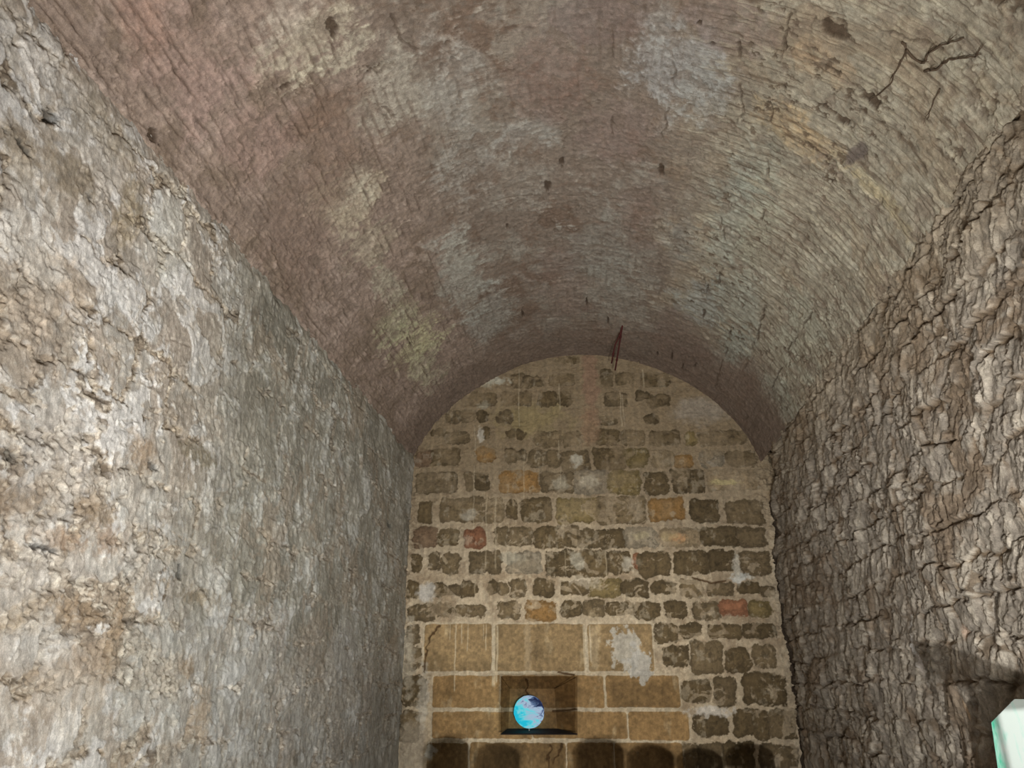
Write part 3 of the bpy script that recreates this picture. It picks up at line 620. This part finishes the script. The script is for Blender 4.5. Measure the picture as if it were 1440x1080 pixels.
board.rotation_euler = (0, 0, math.atan2(-BD[1], -BD[0])+math.pi)
bm = bmesh.new(); vs = [bm.verts.new((a-uc, 0, z)) for a, z in pl2]; f_ = bm.faces.new(vs); ex = bmesh.ops.extrude_face_region(bm, geom=[f_])
bmesh.ops.translate(bm, verts=[g for g in ex['geom'] if isinstance(g, bmesh.types.BMVert)], vec=(0, .014, 0)); bmesh.ops.bevel(bm, geom=list(bm.edges), offset=.002, segments=2, affect='EDGES')
m = bpy.data.materials.new('white_board_mint_smears'); m.use_nodes = True; N = m.node_tree.nodes; L = m.node_tree.links; b = N['Principled BSDF']; b.inputs['Roughness'].default_value = .45
tc = N.new('ShaderNodeTexCoord'); mp = N.new('ShaderNodeMapping'); mp.inputs['Scale'].default_value = (26, 10, 9); mp.inputs['Location'].default_value = (3.1, 0, 1.7); L.new(tc.outputs['Object'], mp.inputs[0])
nz = N.new('ShaderNodeTexNoise'); nz.inputs['Scale'].default_value = 1.; nz.inputs['Detail'].default_value = 5; L.new(mp.outputs[0], nz.inputs['Vector'])
sx = N.new('ShaderNodeSeparateXYZ'); L.new(tc.outputs['Object'], sx.inputs[0])
g1 = N.new('ShaderNodeMapRange'); g1.inputs['From Min'].default_value = u0-uc; g1.inputs['From Max'].default_value = u0-uc+.06; g1.inputs['To Min'].default_value = .24; g1.inputs['To Max'].default_value = -.02; L.new(sx.outputs['X'], g1.inputs['Value'])
ad = N.new('ShaderNodeMath'); L.new(nz.outputs['Fac'], ad.inputs[0]); L.new(g1.outputs[0], ad.inputs[1])
r = N.new('ShaderNodeValToRGB'); L.new(ad.outputs[0], r.inputs['Fac']); el = r.color_ramp.elements
el[0].position = .52; el[0].color = (*lin((220, 234, 228)), 1); el[1].position = .80; el[1].color = (*lin((84, 200, 164)), 1); e_ = el.new(.62); e_.color = (*lin((200, 232, 222)), 1)
L.new(r.outputs['Color'], b.inputs['Base Color'])
L.new(r.outputs['Color'], b.inputs['Emission Color']); b.inputs['Emission Strength'].default_value = .12  # faint self-glow added to the material to brighten the board
from_bm('board_panel', bm, m, board)
dk = mat('black_metal', (30, 28, 26), .5, .7)
bm = bmesh.new(); tube(bm, [(0, .03, .02), (0, .03, zl+.1)], .014, 12); from_bm('post', bm, dk, board, True)
bm = bmesh.new(); box(bm, (-.1, -.10, 0), (.1, .06, .02), .006); from_bm('foot_plate', bm, dk, board)

# ---- below the frame: added shadow blockers, tripod head (right wall), round backs (end wall)
LA = np.array([.46, -.1, 1.02])
tgt = atX(1350, 940, XR); pp = LA+(tgt-LA)*.47
blk = thing('tripod_shadow_head', (pp[0], pp[1], 0), 'dark projector head on a thin tripod added to shade the right wall', 'tripod_blocker')
def rel(p): return np.array(p)-np.array([pp[0], pp[1], 0])
dir_ = (tgt-LA)/np.linalg.norm(tgt-LA); sidev = np.cross(dir_, [0, 0, 1]); sidev /= np.linalg.norm(sidev); upv = np.cross(sidev, dir_)
bm = bmesh.new(); hw = .062; hh = .042
sh = [(-hw*1.15, hh*1.0), (-hw*.2, hh*1.15), (hw*2.3, hh*.1), (hw*2.3, -hh*.5), (hw*.5, -hh*1.1), (-hw*.5, -hh*.9), (-hw*1.15, -hh*.45)]
v0 = [bm.verts.new(rel(pp+sidev*a+upv*b_)) for a, b_ in sh]; f_ = bm.faces.new(v0); ex = bmesh.ops.extrude_face_region(bm, geom=[f_])
bmesh.ops.translate(bm, verts=[g for g in ex['geom'] if isinstance(g, bmesh.types.BMVert)], vec=-dir_*.05); from_bm('blocker_head', bm, dk, blk)
bm = bmesh.new(); base = rel(pp+sidev*hw*.2-upv*hh*.9)
tube(bm, [base, [base[0], base[1], .35]], .006, 8); from_bm('pole', bm, dk, blk, True)
for k in range(3):
    a = k*2.1+.4; bm = bmesh.new(); tube(bm, [[base[0], base[1], .36], [base[0]+.25*math.cos(a), base[1]+.25*math.sin(a), .0]], .008, 8); from_bm('leg', bm, dk, blk, True)

wood = mat('dark_blocker_wood', (70, 46, 30), .5, bump=.2)
LC = np.array([.43, -.12, 1.01])
def shadow_blocker(px, topy, wpx, lb, yk=4.4):  # unseen round back, added so its shadow lands on the end wall
    q = atY(px, topy, D-.03); t = (yk-LC[1])/(q[1]-LC[1]); p = LC+(q-LC)*t; w = wpx*.0082*t/2
    c = thing('round_backed_blocker', (p[0], p[1], 0), lb, 'shadow_blocker', 'added blockers shading the end wall')
    bm = bmesh.new(); n = 20; ring = []
    for i in range(n+1):
        a = math.pi*i/n; ring.append((w*math.cos(a), p[2]-w*.55+w*.55*math.sin(a)))
    ring += [(-w*.9, .5), (w*.9, .5)]; v0 = [bm.verts.new((x, 0, z)) for x, z in ring]; f_ = bm.faces.new(v0); ex = bmesh.ops.extrude_face_region(bm, geom=[f_])
    bmesh.ops.translate(bm, verts=[g for g in ex['geom'] if isinstance(g, bmesh.types.BMVert)], vec=(0, .03, 0)); from_bm('blocker_back', bm, wood, c)
    bm = bmesh.new(); box(bm, (-w, .03, .44), (w, .42, .475), .01); from_bm('seat', bm, wood, c)
    for sx_ in (-1, 1):
        for yy in (.05, .39):
            bm = bmesh.new(); tube(bm, [(sx_*(w-.03), yy, 0), (sx_*(w-.04), yy, .44)], [.014, .02], 8); from_bm('leg', bm, wood, c, True)
for k, (px, ty, wp) in enumerate([(632, 1034, 60), (702, 1044, 58), (844, 1036, 64), (917, 1045, 58), (986, 1050, 56), (1056, 1044, 58)]):
    shadow_blocker(px, ty, wp, 'added dark wooden round-backed chair, number %s from the left wall' % ['one', 'two', 'three', 'four', 'five', 'six'][k])

# =================================================================== LIGHT
w = bpy.data.worlds.new('world'); sc.world = w; w.use_nodes = True; bgn = w.node_tree.nodes['Background']; bgn.inputs[0].default_value = (.6, .6, .62, 1); bgn.inputs[1].default_value = .2
def aim(o, t): 
    import mathutils
    d_ = mathutils.Vector(t)-o.location; o.rotation_euler = d_.to_track_quat('-Z', 'Y').to_euler()
def spot(name, loc, t, e, size, blend, r, c=(1, 1, 1)):
    l = bpy.data.lights.new(name, 'SPOT'); l.energy = e; l.spot_size = math.radians(size); l.spot_blend = blend; l.shadow_soft_size = r; l.color = c
    o = bpy.data.objects.new(name, l); C.objects.link(o); o.location = loc; aim(o, t); return o
def area(name, loc, t, e, s, c=(1, 1, 1), spread=180):
    l = bpy.data.lights.new(name, 'AREA'); l.energy = e; l.size = s; l.color = c; l.spread = math.radians(spread)
    o = bpy.data.objects.new(name, l); C.objects.link(o); o.location = loc; aim(o, t); return o
spot('lamp_right', LA, (1.0, 8.0, 1.5), 690, 88, .95, .014, (1, .985, .95))
spot('fill_end', LC, (-.35, 8.5, 1.3), 950, 34, .95, .06, (1, .95, .83))  # extra spot added to brighten the end wall
spot('lamp_left', (.8, 1.55, .7), (.8-1.9, 1.55-2.95, 1.0), 118, 176, .08, .05, (1, .99, .985))
area('fill_left_deep', (.7, 1.2, .4), (-2.1, 5.5, 2.2), 40, .3, (.985, 1, .965), 100)  # soft light added to lift the left wall further in
area('lamp_fill', (.0, .3, .5), (0, 4.2, 5.2), 76, .8, (1, .99, .955), 100)
